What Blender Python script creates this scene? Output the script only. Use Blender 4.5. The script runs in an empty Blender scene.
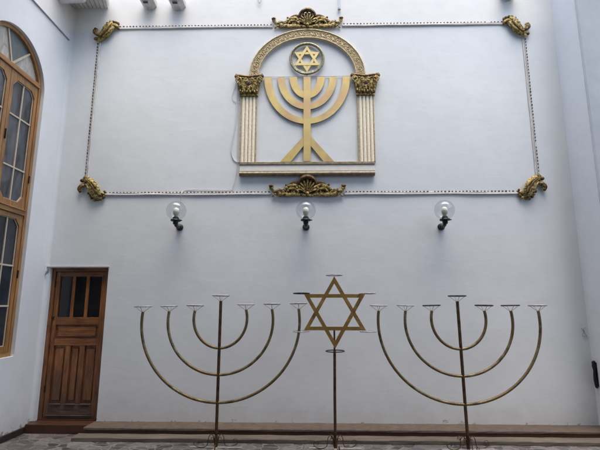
import bpy, bmesh, math, random
from mathutils import Vector, Matrix
from mathutils.geometry import tessellate_polygon
random.seed(7)
PI = math.pi
S = bpy.context.scene
COL = S.collection
WY = 6.1            # back wall plane
WX = 3.69           # side wall planes at -WX / +WX

# ------------------------------------------------------------------ materials
def new_mat(name):
    m = bpy.data.materials.new(name); m.use_nodes = True
    nt = m.node_tree; b = nt.nodes['Principled BSDF']
    return m, nt, b
def N(nt, t, **kw):
    n = nt.nodes.new(t)
    for k, v in kw.items():
        if k in n.inputs: n.inputs[k].default_value = v
        else: setattr(n, k, v)
    return n
def noise(nt, scale, detail=4, rough=.55, stretch=None, dist=0):
    tc = N(nt, 'ShaderNodeTexCoord'); mp = N(nt, 'ShaderNodeMapping')
    if stretch: mp.inputs['Scale'].default_value = stretch
    nt.links.new(tc.outputs['Object'], mp.inputs['Vector'])
    n = N(nt, 'ShaderNodeTexNoise'); n.inputs['Scale'].default_value = scale
    n.inputs['Detail'].default_value = detail; n.inputs['Roughness'].default_value = rough
    n.inputs['Distortion'].default_value = dist
    nt.links.new(mp.outputs[0], n.inputs['Vector'])
    return n
def ramp(nt, src, stops):
    r = N(nt, 'ShaderNodeValToRGB'); e = r.color_ramp.elements
    while len(e) < len(stops): e.new(.5)
    for i, (p, c) in enumerate(stops):
        e[i].position = p; e[i].color = (*c, 1) if len(c) == 3 else c
    nt.links.new(src, r.inputs[0]); return r
def g(v): return (v, v, v)
def mixc(nt, fac, a, b, mode='MIX'):
    m = N(nt, 'ShaderNodeMix', data_type='RGBA', blend_type=mode)
    for sock, v in ((0, fac), (6, a), (7, b)):
        if hasattr(v, 'is_output'): nt.links.new(v, m.inputs[sock])
        else: m.inputs[sock].default_value = v if sock == 0 else (*v, 1)
    return m.outputs[2]
def bump(nt, b, *layers):
    prev = None
    for src, strength, dist in layers:
        bm_ = N(nt, 'ShaderNodeBump'); bm_.inputs['Strength'].default_value = strength
        bm_.inputs['Distance'].default_value = dist
        nt.links.new(src, bm_.inputs['Height'])
        if prev: nt.links.new(prev.outputs[0], bm_.inputs['Normal'])
        prev = bm_
    nt.links.new(prev.outputs[0], b.inputs['Normal'])
def mth(nt, op, a, b=None, clamp=False):
    m = N(nt, 'ShaderNodeMath', operation=op, use_clamp=clamp)
    for i, v in enumerate((a, b)):
        if v is None: continue
        if hasattr(v, 'is_output'): nt.links.new(v, m.inputs[i])
        else: m.inputs[i].default_value = v
    return m.outputs[0]
def maprange(nt, src, a, b, c=0, d=1):
    m = N(nt, 'ShaderNodeMapRange', interpolation_type='SMOOTHSTEP')
    nt.links.new(src, m.inputs[0])
    for i, v in enumerate((a, b, c, d)): m.inputs[1 + i].default_value = v
    return m.outputs[0]

def plaster(name, main, upper=None, zsplit=5.8, soft=.1, dirt=True, blot=.05):
    m, nt, b = new_mat(name)
    big = noise(nt, .9, 5, .6); mid = noise(nt, 5, 5, .6); fine = noise(nt, 55, 4, .6)
    lump = noise(nt, 1.7, 3, .5)
    tc = N(nt, 'ShaderNodeTexCoord'); sp = N(nt, 'ShaderNodeSeparateXYZ')
    nt.links.new(tc.outputs['Object'], sp.inputs[0]); z = sp.outputs[2]
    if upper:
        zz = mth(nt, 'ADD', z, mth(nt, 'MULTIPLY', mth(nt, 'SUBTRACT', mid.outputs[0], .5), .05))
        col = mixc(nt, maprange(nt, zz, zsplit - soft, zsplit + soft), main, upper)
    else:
        col = mixc(nt, 0.0, main, main)
    v = ramp(nt, big.outputs[0], [(.3, g(1 - blot)), (.7, g(1.0))])
    col = mixc(nt, 1.0, col, v.outputs[0], 'MULTIPLY')
    v2 = ramp(nt, mid.outputs[0], [(.25, g(.955)), (.6, g(1.0))])
    col = mixc(nt, 1.0, col, v2.outputs[0], 'MULTIPLY')
    if dirt:     # splashed dirt and peeled paint along the foot of the wall
        d = mth(nt, 'ADD', z, mth(nt, 'MULTIPLY', mth(nt, 'SUBTRACT', mid.outputs[0], .5), -.9))
        f = maprange(nt, d, .0, .55, .55, 0)
        col = mixc(nt, f, col, (.50, .49, .47))
        chip = noise(nt, 14, 5, .7)
        cz = mth(nt, 'ADD', z, mth(nt, 'MULTIPLY', mth(nt, 'SUBTRACT', chip.outputs[0], .5), -.55))
        col = mixc(nt, maprange(nt, cz, .03, .10, 1, 0), col, (.30, .24, .18))
        # a few hairline cracks / trowel marks
    crk = noise(nt, 1.1, 8, .75, dist=1.2)
    cr = ramp(nt, crk.outputs[0], [(.494, g(0)), (.5, g(1)), (.506, g(0))])
    mask = ramp(nt, lump.outputs[0], [(.55, g(0)), (.68, g(.16))])
    col = mixc(nt, mth(nt, 'MULTIPLY', cr.outputs[0], mask.outputs[0]), col, (.3, .29, .28))
    nt.links.new(col, b.inputs['Base Color']); b.inputs['Roughness'].default_value = .88
    b.inputs['Specular IOR Level'].default_value = .25
    trow = noise(nt, 2.6, 6, .62, stretch=(.45, .45, 1.6), dist=1.5)
    bump(nt, b, (lump.outputs[0], .10, .07), (trow.outputs[0], .12, .016), (mid.outputs[0], .06, .010), (fine.outputs[0], .3, .0014))
    return m

def wood(name, light, dark, rough=.5, axis='z', wear=None, coat=.15):
    m, nt, b = new_mat(name)
    st = {'z': (1, 1, .07), 'x': (.07, 1, 1), 'y': (1, .07, 1)}[axis]
    gr = noise(nt, 38, 6, .65, stretch=st, dist=.8); bl = noise(nt, 6, 5, .65, stretch=tuple(max(q, .3) for q in st), dist=.6)
    r = ramp(nt, gr.outputs[0], [(.30, dark), (.62, light)])
    v = ramp(nt, bl.outputs[0], [(.34, g(.38 if wear else .66)), (.62, g(1))])
    col = mixc(nt, 1.0, r.outputs[0], v.outputs[0], 'MULTIPLY')
    if wear:
        w = noise(nt, 9, 6, .7)
        tc = N(nt, 'ShaderNodeTexCoord'); sp = N(nt, 'ShaderNodeSeparateXYZ')
        nt.links.new(tc.outputs['Object'], sp.inputs[0])
        zz = mth(nt, 'ADD', sp.outputs[2], mth(nt, 'MULTIPLY', mth(nt, 'SUBTRACT', w.outputs[0], .5), 1.1))
        col = mixc(nt, maprange(nt, zz, -.1, 1.0, .85, 0), col, wear)
    nt.links.new(col, b.inputs['Base Color']); b.inputs['Roughness'].default_value = rough
    b.inputs['Coat Weight'].default_value = coat; b.inputs['Coat Roughness'].default_value = .3
    bump(nt, b, (gr.outputs[0], .35, .003))
    return m

def metal(name, c1, c2, rough=.4, met=.8, scale=14, c3=None, b_=.3, bd=.003, pos=(.35, .65)):
    m, nt, b = new_mat(name)
    n = noise(nt, scale, 5, .65)
    r = ramp(nt, n.outputs[0], [(pos[0], c1), (pos[1], c2)])
    col = r.outputs[0]
    if c3:
        n2 = noise(nt, 2.6, 3, .5)
        f = ramp(nt, n2.outputs[0], [(.42, g(0)), (.62, g(1))])
        col = mixc(nt, f.outputs[0], col, c3)
    nt.links.new(col, b.inputs['Base Color']); b.inputs['Metallic'].default_value = met
    rr = ramp(nt, n.outputs[0], [(.3, g(min(1, rough + .18))), (.7, g(rough))])
    nt.links.new(rr.outputs[0], b.inputs['Roughness'])
    bump(nt, b, (n.outputs[0], b_, bd))
    return m

def plain(name, c, rough=.5, met=0, spec=.5, var=.12, scale=20):
    m, nt, b = new_mat(name)
    n = noise(nt, scale, 4, .6)
    r = ramp(nt, n.outputs[0], [(.3, tuple(x * (1 - var) for x in c)), (.7, c)])
    nt.links.new(r.outputs[0], b.inputs['Base Color'])
    b.inputs['Roughness'].default_value = rough; b.inputs['Metallic'].default_value = met
    b.inputs['Specular IOR Level'].default_value = spec
    bump(nt, b, (n.outputs[0], .15, .002))
    return m

def paving(name):
    m, nt, b = new_mat(name)
    tc = N(nt, 'ShaderNodeTexCoord')
    wn = noise(nt, 3.2, 3, .6)
    add = N(nt, 'ShaderNodeVectorMath', operation='MULTIPLY_ADD')
    nt.links.new(wn.outputs['Color'], add.inputs[0]); add.inputs[1].default_value = (.16, .16, 0)
    nt.links.new(tc.outputs['Object'], add.inputs[2])
    vc = N(nt, 'ShaderNodeTexVoronoi', feature='F1'); vc.inputs['Scale'].default_value = 7.5
    ve = N(nt, 'ShaderNodeTexVoronoi', feature='DISTANCE_TO_EDGE'); ve.inputs['Scale'].default_value = 7.5
    for v in (vc, ve): nt.links.new(add.outputs[0], v.inputs['Vector'])
    sep = N(nt, 'ShaderNodeSeparateColor'); nt.links.new(vc.outputs['Color'], sep.inputs[0])
    stone = ramp(nt, sep.outputs[0], [(0, (.045, .040, .042)), (.35, (.15, .130, .128)), (.6, (.25, .225, .215)), (1, (.085, .075, .080))])
    mot = noise(nt, 22, 6, .7); mr = ramp(nt, mot.outputs[0], [(.3, g(.40)), (.7, g(1.15))])
    sc = mixc(nt, 1, stone.outputs[0], mr.outputs[0], 'MULTIPLY')
    e = ramp(nt, ve.outputs['Distance'], [(.02, g(1)), (.055, g(0))])
    col = mixc(nt, e.outputs[0], sc, (.20, .185, .17))
    bl = noise(nt, 1.3, 4, .6); br = ramp(nt, bl.outputs[0], [(.3, g(.7)), (.7, g(1))])
    col = mixc(nt, 1, col, br.outputs[0], 'MULTIPLY')
    nt.links.new(col, b.inputs['Base Color']); b.inputs['Roughness'].default_value = .7
    h = ramp(nt, ve.outputs['Distance'], [(.0, g(0)), (.08, g(1))])
    bump(nt, b, (h.outputs[0], .6, .008), (mot.outputs[0], .4, .004))
    return m

def glass_pane(name, c, var=.5, sc=2.5, rough=.06):
    m, nt, b = new_mat(name)
    n = noise(nt, sc, 5, .6, stretch=(1, 1, .35), dist=1.0)
    r = ramp(nt, n.outputs[0], [(.35, tuple(x * (1 - var) for x in c)), (.65, c)])
    nt.links.new(r.outputs[0], b.inputs['Base Color'])
    b.inputs['Roughness'].default_value = rough; b.inputs['Specular IOR Level'].default_value = .45
    w = noise(nt, 3.0, 2, .5); bump(nt, b, (w.outputs[0], .12, .02))
    return m

def clear_glass(name):
    # thin blown glass: mostly clear, brighter towards the rim
    m, nt, b = new_mat(name); nt.nodes.remove(b)
    out = nt.nodes['Material Output']
    lw = N(nt, 'ShaderNodeLayerWeight'); lw.inputs['Blend'].default_value = .35
    r = ramp(nt, lw.outputs['Facing'], [(.0, g(.07)), (.6, g(.13)), (.88, g(.42)), (1, g(.7))])
    t = N(nt, 'ShaderNodeBsdfTransparent'); t.inputs[0].default_value = (.92, .93, .935, 1)
    gl = N(nt, 'ShaderNodeBsdfGlossy'); gl.inputs['Roughness'].default_value = .12
    gl.inputs[0].default_value = (.62, .64, .65, 1)
    mx = N(nt, 'ShaderNodeMixShader')
    nt.links.new(r.outputs[0], mx.inputs[0]); nt.links.new(t.outputs[0], mx.inputs[1]); nt.links.new(gl.outputs[0], mx.inputs[2])
    nt.links.new(mx.outputs[0], out.inputs[0])
    return m

M = dict(
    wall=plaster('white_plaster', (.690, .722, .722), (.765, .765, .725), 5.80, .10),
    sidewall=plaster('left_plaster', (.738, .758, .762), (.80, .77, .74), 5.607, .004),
    pier=plaster('pier_plaster', (.76, .78, .79), dirt=False),
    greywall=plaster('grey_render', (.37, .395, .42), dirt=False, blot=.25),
    backwall=plaster('low_bounce_plaster', (.36, .38, .42)),  # dark tone chosen to cut light bounced onto the lower wall
    doorwood=wood('brown_door_wood', (.38, .140, .034), (.095, .032, .010), .42, wear=(.075, .036, .016)),
    doorrail=wood('brown_door_rail_wood', (.36, .132, .032), (.10, .034, .010), .42, axis='x', wear=(.055, .030, .018)),
    worn=wood('worn_kick_board_wood', (.13, .085, .060), (.030, .018, .012), .7, axis='x', coat=0),
    winwood=wood('honey_window_wood', (.43, .225, .075), (.20, .085, .026), .42, coat=.2),
    winrail=wood('honey_window_rail_wood', (.43, .225, .075), (.20, .085, .026), .42, axis='y', coat=.2),
    putty=plain('pale_putty', (.55, .47, .36), .7),
    pane=glass_pane('dark_window_glass', (.040, .045, .055), .7, 3.5),
    doorpane=glass_pane('black_door_glass', (.012, .013, .017), rough=.12),
    palepane=glass_pane('curtained_fan_glass', (.50, .47, .42), .35, 11, .25),
    greypane=glass_pane('grey_fan_glass', (.13, .155, .16), .2, 8, .15),
    bluepane=glass_pane('striped_curtain_glass', (.12, .125, .14), .75, 4, .10),
    gold=metal('old_gilding', (.035, .022, .008), (.46, .34, .11), .42, .5, 34, b_=.9, bd=.010, pos=(.40, .60)),
    golddark=metal('tarnished_gilding', (.022, .013, .006), (.21, .125, .040), .5, .5, 26, b_=.5, bd=.006),
    goldrelief=metal('brushed_gold_sheet', (.62, .48, .15), (.80, .66, .30), .36, .4, 3.4, c3=(.60, .42, .23), b_=.12),
    goldedge=plain('sheet_edge_bronze', (.12, .085, .035), .5, .4),
    goldstar=metal('pale_gold_sheet', (.55, .44, .18), (.66, .56, .27), .42, .45, 8, b_=.06),
    ringmetal=metal('greenish_silver_gilt', (.13, .125, .075), (.34, .32, .20), .4, .6, 40),
    cream=plain('cream_gilt_paint', (.88, .81, .62), .5, var=.2, scale=30),
    archgold=metal('pale_arch_gilding', (.30, .21, .08), (.60, .47, .24), .5, .25, 40, b_=.3),
    archedge=metal('arch_edge_bronze', (.30, .24, .13), (.55, .46, .28), .5, .25, 30),
    whitemould=plain('white_moulding_paint', (.64, .62, .58), .65, var=.25, scale=12),
    sillwhite=plain('cream_sill_paint', (.80, .78, .70), .6, var=.12, scale=12),
    taupe=metal('taupe_gilt_bar', (.15, .125, .08), (.29, .245, .165), .45, .35, 16, b_=.2),
    bead=metal('blackened_bead', (.018, .015, .009), (.15, .11, .045), .6, .3, 9),
    rosette=plain('dark_red_rosette', (.045, .012, .006), .6),
    brass=metal('weathered_brass_tube', (.075, .058, .030), (.30, .24, .125), .38, .6, 12, c3=(.17, .115, .050)),
    starbrass=metal('flat_bar_brass', (.20, .115, .032), (.54, .34, .095), .40, .55, 11, c3=(.34, .20, .052)),
    rust=metal('rusty_pole_brass', (.040, .024, .014), (.135, .078, .034), .5, .65, 10),
    ringsteel=metal('grey_ring_steel', (.30, .30, .31), (.52, .52, .53), .45, .5, 20),
    ringdark=metal('dark_ring_steel', (.025, .022, .022), (.07, .062, .06), .5, .6, 20),
    wire=plain('dark_wire', (.16, .155, .15), .5, .4),
    black=plain('black_iron', (.012, .012, .014), .45, .3),
    bulb=plain('milky_bulb', (.80, .80, .74), .35),
    bulbneck=plain('greenish_bulb_neck', (.55, .58, .42), .4),
    glass=clear_glass('clear_globe_glass'),
    cable=plain('pale_cable', (.62, .64, .68), .5),
    greycable=plain('grey_conduit', (.30, .30, .32), .5),
    stone=plain('pinkish_worn_stone', (.118, .086, .062), .8, var=.45, scale=11),
    redbrown=plain('red_brown_floor_paint', (.070, .026, .012), .48, var=.35, scale=7),
    plank=wood('grey_weathered_plank', (.19, .155, .12), (.07, .056, .042), .8, axis='x', coat=0),
    skirt=plain('dark_skirting_paint', (.035, .022, .018), .6, var=.4),
    paving=paving('irregular_stone_paving'),
    slat=plain('whitewashed_boards', (.76, .74, .70), .7, var=.25, scale=6),
    stub=plain('whitewashed_beam_end', (.66, .65, .62), .8, var=.35, scale=10),
    pipe=plain('white_plastic', (.72, .72, .72), .4),
    lint=plain('grey_lintel_metal', (.42, .42, .44), .5),
    steel=plain('pale_flat_steel', (.42, .40, .37), .5, .3, var=.4),
)

# ------------------------------------------------------------------ mesh helpers
def box(bm, x0, x1, y0, y1, z0, z1, bev=0):
    t = bmesh.new()
    vs = [t.verts.new((x, y, z)) for x in (x0, x1) for y in (y0, y1) for z in (z0, z1)]
    for f in ((0, 1, 3, 2), (4, 6, 7, 5), (0, 4, 5, 1), (2, 3, 7, 6), (0, 2, 6, 4), (1, 5, 7, 3)):
        t.faces.new([vs[i] for i in f])
    if bev: bmesh.ops.bevel(t, geom=t.edges[:], offset=bev, segments=2, affect='EDGES', profile=.5)
    merge(bm, t)
def merge(bm, t, mat=None):
    if mat: bmesh.ops.transform(t, matrix=mat, verts=t.verts)
    me = bpy.data.meshes.new('tmp'); t.to_mesh(me); t.free(); bm.from_mesh(me); bpy.data.meshes.remove(me)
def ell(bm, c, r, seg=10, rings=6, rot=None):
    t = bmesh.new(); bmesh.ops.create_uvsphere(t, u_segments=seg, v_segments=rings, radius=1)
    mm = Matrix.Diagonal((*r, 1))
    if rot: mm = rot @ mm
    merge(bm, t, Matrix.Translation(c) @ mm)
def cat(pts, n=6):
    """Catmull-Rom through points"""
    P = [Vector(p) for p in pts]; P = [2 * P[0] - P[1]] + P + [2 * P[-1] - P[-2]]
    o = []
    for i in range(1, len(P) - 2):
        for k in range(n):
            t = k / n; a, b, c, d = P[i - 1:i + 3]
            o.append(.5 * ((2 * b) + (c - a) * t + (2 * a - 5 * b + 4 * c - d) * t * t + (3 * b - a - 3 * c + d) * t ** 3))
    o.append(P[-2]); return o
def sweep(bm, pts, r, seg=8, closed=False, flat=1.0):
    pts = [Vector(p) for p in pts]; n = len(pts)
    rr = (lambda t: r) if not callable(r) else r
    rings = []; up = None
    for i, p in enumerate(pts):
        if closed: d = pts[(i + 1) % n] - pts[i - 1]
        else: d = pts[min(i + 1, n - 1)] - pts[max(i - 1, 0)]
        if d.length < 1e-9: d = Vector((0, 0, 1))
        d.normalize()
        if up is None:
            up = Vector((0, 1, 0)) if abs(d.y) < .9 else Vector((1, 0, 0))
        u = (up - d * up.dot(d)).normalized(); up = u; v = d.cross(u)
        R_ = rr(i / (n - 1)) if n > 1 else rr(0)
        rings.append([bm.verts.new(p + (u * math.cos(a) * flat + v * math.sin(a)) * R_) for a in (2 * PI * k / seg for k in range(seg))])
    m = n if closed else n - 1
    for i in range(m):
        A, B = rings[i], rings[(i + 1) % n]
        for k in range(seg): bm.faces.new((A[k], A[(k + 1) % seg], B[(k + 1) % seg], B[k]))
    if not closed:
        bm.faces.new(rings[0][::-1]); bm.faces.new(rings[-1])
def lathe(bm, prof, c=(0, 0, 0), seg=24, axis=None):
    t = bmesh.new(); rings = []
    for r, z in prof:
        rings.append([t.verts.new((r * math.cos(2 * PI * k / seg), r * math.sin(2 * PI * k / seg), z)) for k in range(seg)] if r > 1e-6 else [t.verts.new((0, 0, z))])
    for A, B in zip(rings, rings[1:]):
        for k in range(seg):
            q = [A[k % len(A)], A[(k + 1) % seg % len(A)], B[(k + 1) % seg % len(B)], B[k % len(B)]]
            q = [v for i, v in enumerate(q) if v not in q[:i]]
            if len(q) > 2: t.faces.new(q)
    mm = Matrix.Translation(c)
    if axis is not None: mm = mm @ Vector((0, 0, 1)).rotation_difference(Vector(axis)).to_matrix().to_4x4()
    merge(bm, t, mm)
def poly(bm, outer, y0, y1, holes=(), plane='xz', bev=0):
    """prism of a 2-D outline (with holes); plane xz extruded along y, or yz extruded along x"""
    f = (lambda p, d: (p[0], d, p[1])) if plane == 'xz' else (lambda p, d: (d, p[0], p[1])) if plane == 'yz' else (lambda p, d: (p[0], p[1], d))
    loops = [list(outer)] + [list(h) for h in holes]
    flat_ = [p for l in loops for p in l]
    tris = tessellate_polygon([[Vector((p[0], p[1], 0)) for p in l] for l in loops])
    t = bmesh.new()
    A = [t.verts.new(f(p, y0)) for p in flat_]; B = [t.verts.new(f(p, y1)) for p in flat_]
    if len(loops) == 1:
        t.faces.new(A); t.faces.new(B[::-1])
    else:
        for a, b, c in tris:
            t.faces.new((A[a], A[b], A[c])); t.faces.new((B[c], B[b], B[a]))
    o = 0
    for l in loops:
        n = len(l)
        for i in range(n):
            j = (i + 1) % n
            try: t.faces.new((A[o + i], A[o + j], B[o + j], B[o + i]))
            except ValueError: pass
        o += n
    if bev: bmesh.ops.bevel(t, geom=[e for e in t.edges if not e.is_boundary and e.calc_face_angle(0) > .9], offset=bev, segments=1, affect='EDGES')
    merge(bm, t)
def finish(name, bm, m, parent=None, smooth=None, loc=None):
    bmesh.ops.recalc_face_normals(bm, faces=bm.faces)
    me = bpy.data.meshes.new(name)
    for f in bm.faces: f.smooth = smooth is not None
    bm.to_mesh(me); bm.free()
    if smooth is not None and smooth < 3: me.set_sharp_from_angle(angle=smooth)
    o = bpy.data.objects.new(name, me); me.materials.append(M[m]); COL.objects.link(o)
    if parent: o.parent = parent
    if loc: o.location = loc
    return o
SM = math.radians(40)
def tag(o, label, cat_=None, group=None, kind=None):
    if label: o['label'] = label
    if cat_: o['category'] = cat_
    if group: o['group'] = group
    if kind: o['kind'] = kind
    return o
def thing(name, label, cat_, loc=(0, 0, 0), group=None):
    o = bpy.data.objects.new(name, None); COL.objects.link(o); o.location = loc; o.empty_display_size = .1
    return tag(o, label, cat_, group)
def copy_tree(o, parent=None):
    c = o.copy(); COL.objects.link(c); c.parent = parent
    for ch in [x for x in COL.objects if x.parent == o]: copy_tree(ch, c)
    return c
def B(): return bmesh.new()
def arc(cx, cz, rx, rz, a0, a1, n):
    return [(cx + rx * math.cos(math.radians(a0 + (a1 - a0) * i / n)), cz + rz * math.sin(math.radians(a0 + (a1 - a0) * i / n))) for i in range(n + 1)]

# ------------------------------------------------------------------ ground and walls
bm = B(); box(bm, -30, 30, -30, 30, -.3, 0)
tag(finish('ground', bm, 'paving'), None, kind='structure')

TOP = 7.3
SHADE_Y, SHADE_Z = 3.5, 7.45  # front edge and height of the added shading slab
DX0, DX1, DZ0, DZ1 = -3.632, -2.812, .115, 2.130      # door opening
bm = B()
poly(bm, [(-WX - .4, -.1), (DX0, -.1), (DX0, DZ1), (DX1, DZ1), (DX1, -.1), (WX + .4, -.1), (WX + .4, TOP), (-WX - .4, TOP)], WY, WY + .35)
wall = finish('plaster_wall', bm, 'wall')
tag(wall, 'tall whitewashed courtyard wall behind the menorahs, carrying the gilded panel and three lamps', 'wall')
# soft rounded inner corner of the plaster
bm = B(); rc = .05
pr = [(-WX, WY - rc)] + [(-WX + rc - rc * math.cos(math.radians(t)), WY - rc + rc * math.sin(math.radians(t))) for t in range(0, 91, 10)] + [(-WX - .02, WY + .02)]
t_ = [(p[0], p[1]) for p in pr[1:]]
poly(bm, t_, .114, TOP, plane='xy')
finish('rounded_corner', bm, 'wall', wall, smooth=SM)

# left wall with the arched opening
YC, HW, ZS, ZB = 5.015, .600, 4.45, .985
arch = arc(YC, ZS, HW, .635, 0, 180, 36)
hole = [(YC - HW, ZB), (YC + HW, ZB)] + arch
bm = B(); poly(bm, [(-6, -.1), (WY + .3, -.1), (WY + .3, TOP), (-6, TOP)], -WX, -WX - .35, holes=[hole], plane='yz')
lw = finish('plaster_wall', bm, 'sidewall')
tag(lw, 'white side wall on the left, pierced by the tall arched window', 'wall')
bm = B(); box(bm, -WX + .001, -WX + .03, -6, WY - .012, 0, .075, .004)
finish('skirting', bm, 'skirt', lw)

# right: short white pier return, then a grey wall turned away
PY = 5.56
bm = B(); poly(bm, [(WX, WY + .3), (WX, PY), (WX + .03, PY), (WX + .03, WY + .3)], -.1, TOP, plane='xy')
tag(finish('plaster_wall', bm, 'pier'), 'narrow white return wall at the right edge beside the panelled wall', 'wall')
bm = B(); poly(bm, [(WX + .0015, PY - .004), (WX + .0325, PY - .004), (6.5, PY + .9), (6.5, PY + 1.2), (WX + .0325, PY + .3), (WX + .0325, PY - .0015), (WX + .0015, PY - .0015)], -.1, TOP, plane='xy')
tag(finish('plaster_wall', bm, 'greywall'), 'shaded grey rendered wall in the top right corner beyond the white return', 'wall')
# buildings round the rest of the courtyard (behind the photographer)
bm = B(); box(bm, -WX - .34, 6.5, -4.4, -4.0, -.1, 7.44)
tag(finish('plaster_wall', bm, 'backwall'), 'plain wall closing the courtyard behind the viewer', 'wall')
bm = B(); box(bm, 6.2, 6.5, -4.0, PY + .85, -.1, 4.6)
tag(finish('plaster_wall', bm, 'backwall'), 'plain wall closing the courtyard on the right', 'wall')

bm = B(); box(bm, -WX - .34, 4.5, -4.4, SHADE_Y, SHADE_Z, SHADE_Z + .25)  # unseen slab, added to keep skylight off the foot of the wall
tag(finish('shade_slab', bm, 'backwall'), 'unseen slab added above the viewer to shade the lower courtyard wall', 'light blocker')

# ------------------------------------------------------------------ steps
bm = B(); box(bm, -WX + .032, -2.83, 5.936, WY + .1, 0, .112, .008)
s = finish('door_step', bm, 'redbrown'); tag(s, 'red-brown painted doorstep under the wooden door', 'step')
def rough_box(name, x0, x1, y0, y1, z0, z1, m, parent=None, amp=.004, n=60):
    bm = B(); random.seed(3)
    prof = [(y1, z0), (y0, z0), (y0, z1 - .008), (y0 + .008, z1), (y1, z1)]
    rows = []
    for i in range(n + 1):
        x = x0 + (x1 - x0) * i / n; j = [random.uniform(-amp, amp) for _ in prof]
        rows.append([bm.verts.new((x, p[0] + (j[k] if k in (2, 3) else 0), p[1] + (j[k] if k in (2, 3, 4) else 0) * .6)) for k, p in enumerate(prof)])
    for a, b in zip(rows, rows[1:]):
        for k in range(len(prof)):
            k2 = (k + 1) % len(prof); bm.faces.new((a[k], a[k2], b[k2], b[k]))
    bm.faces.new(rows[0]); bm.faces.new(rows[-1][::-1])
    return finish(name, bm, m, parent)
st = thing('wall_ledge', 'long low ledge with worn pinkish top and dark brown front along the wall foot', 'ledge', (0, 5.8, 0))
a = rough_box('tread', -2.826, 4.2, -.008, .302, .088, .116, 'stone', st)
a = rough_box('riser', -2.824, 4.2, 0.0, .29, 0, .0875, 'redbrown', st, .002)
st = rough_box('plank', -2.88, 4.2, 5.62, 5.795, .004, .048, 'plank')
tag(st, 'long grey weathered plank lying in front of the ledge on the paving', 'plank')

# ------------------------------------------------------------------ wooden door
d = thing('wooden_door', 'worn brown panelled door with three dark glass panes, in the left corner', 'door', (-3.222, WY + .05, DZ0))
dl = lambda x, z: (x + 3.222, z - DZ0)
X0, X1 = DX0 + 3.222, DX1 + 3.222; H = DZ1 - DZ0
bm = B()
fw = .052
box(bm, X0, X0 + fw, 0, .12, 0, H, .004); box(bm, X1 - fw, X1, 0, .12, 0, H, .004)
finish('door_frame', bm, 'doorwood', d)
bm = B(); box(bm, X0 + fw, X1 - fw, 0.001, .12, H - .05, H - .001, .004); finish('door_head', bm, 'doorrail', d)
lx0, lx1 = X0 + fw + .004, X1 - fw - .004
sw = .058
bm = B()
box(bm, lx0, lx0 + sw, .02, .065, .012, H - .054, .004); box(bm, lx1 - sw, lx1, .02, .065, .012, H - .054, .004)
ix0, ix1 = lx0 + sw, lx1 - sw; iw = ix1 - ix0
for k in (1, 2):
    xc = ix0 + iw * k / 3
    box(bm, xc - .021, xc + .021, .022, .065, 1.335, H - .118, .004)
    box(bm, xc - .034, xc + .034, .024, .065, .20, .955, .005)
finish('stile', bm, 'doorwood', d)
bm = B()
for z0, z1 in ((H - .118, H - .054), (1.235, 1.335), (.955, 1.045)):
    box(bm, ix0, ix1, .021, .064, z0, z1, .004)
finish('rail', bm, 'doorrail', d)
bm = B(); box(bm, ix0, ix1, .023, .064, .013, .20, .006)
for k in range(3):
    box(bm, ix0 + iw * k / 3 + .03, ix0 + iw * (k + 1) / 3 - .03, .010, .0225, .185, .199, .003)
box(bm, ix0 - .03, ix1 + .02, .008, .0225, .045, .058, .003)
finish('kick_board', bm, 'worn', d)
for k in range(3):
    a, b = ix0 + iw * k / 3, ix0 + iw * (k + 1) / 3
    bm = B(); box(bm, a + .012, b - .012, .042, .048, 1.33, H - .11); finish('pane', bm, 'doorpane', d)
bm = B()   # wide horizontal panel with raised border
box(bm, ix0, ix1, .045, .060, 1.045, 1.235); box(bm, ix0 + .03, ix1 - .03, .030, .0449, 1.070, 1.212, .012)
finish('panel', bm, 'doorrail', d)
for k in range(3):
    a, b = ix0 + iw * k / 3 + (.034 if k else 0), ix0 + iw * (k + 1) / 3 - (.034 if k < 2 else 0)
    bm = B(); box(bm, a, b, .048, .062, .20, .955); box(bm, a + .022, b - .022, .033, .0479, .235, .92, .012)
    finish('panel', bm, 'doorwood', d)
bm = B()   # sill with splintered edge
box(bm, X0 + .002, X1 - .002, -.006, .11, .0, .011, .002); finish('threshold', bm, 'redbrown', d)
bm = B(); box(bm, X0 + .060, X0 + .078, .004, .0195, 1.30, 1.345, .002); ell(bm, (X0 + .069, .008, 1.34), (.012, .008, .012))
for z in (.35, 1.75): sweep(bm, [(X0 + .055, .004, z), (X0 + .055, .004, z + .09)], .007, 8)
finish('hinge', bm, 'black', d, smooth=SM)
# dark interior behind the door gap
bm = B(); box(bm, DX0 - .001, DX1 + .001, WY + .18, WY + .2, 0, DZ1 + .05); o = finish('door_backing', bm, 'black', d, loc=(3.222, -WY - .05, -DZ0))
# thin lintel strip
bm = B(); box(bm, -3.69 + .003, DX1 + .012, WY - .020, WY - .001, DZ1 + .001, DZ1 + .021, .004)
o = finish('lintel_strip', bm, 'lint'); tag(o, 'thin grey metal strip fixed along the top of the wooden door', 'lintel')
bm = B()
sweep(bm, cat([(-3.668, WY, 2.085), (-3.668, WY - .03, 2.09), (-3.66, WY - .045, 2.07), (-3.655, WY - .03, 2.045)], 5), .006, 8)
box(bm, -3.685, -3.652, WY - .012, WY - .001, 2.06, 2.11, .003); ell(bm, (-3.668, WY - .035, 2.045), (.012, .012, .014))
tag(finish('wall_hook', bm, 'greycable', smooth=SM), 'tiny grey hook on the wall at the upper left corner of the door', 'hook')

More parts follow.
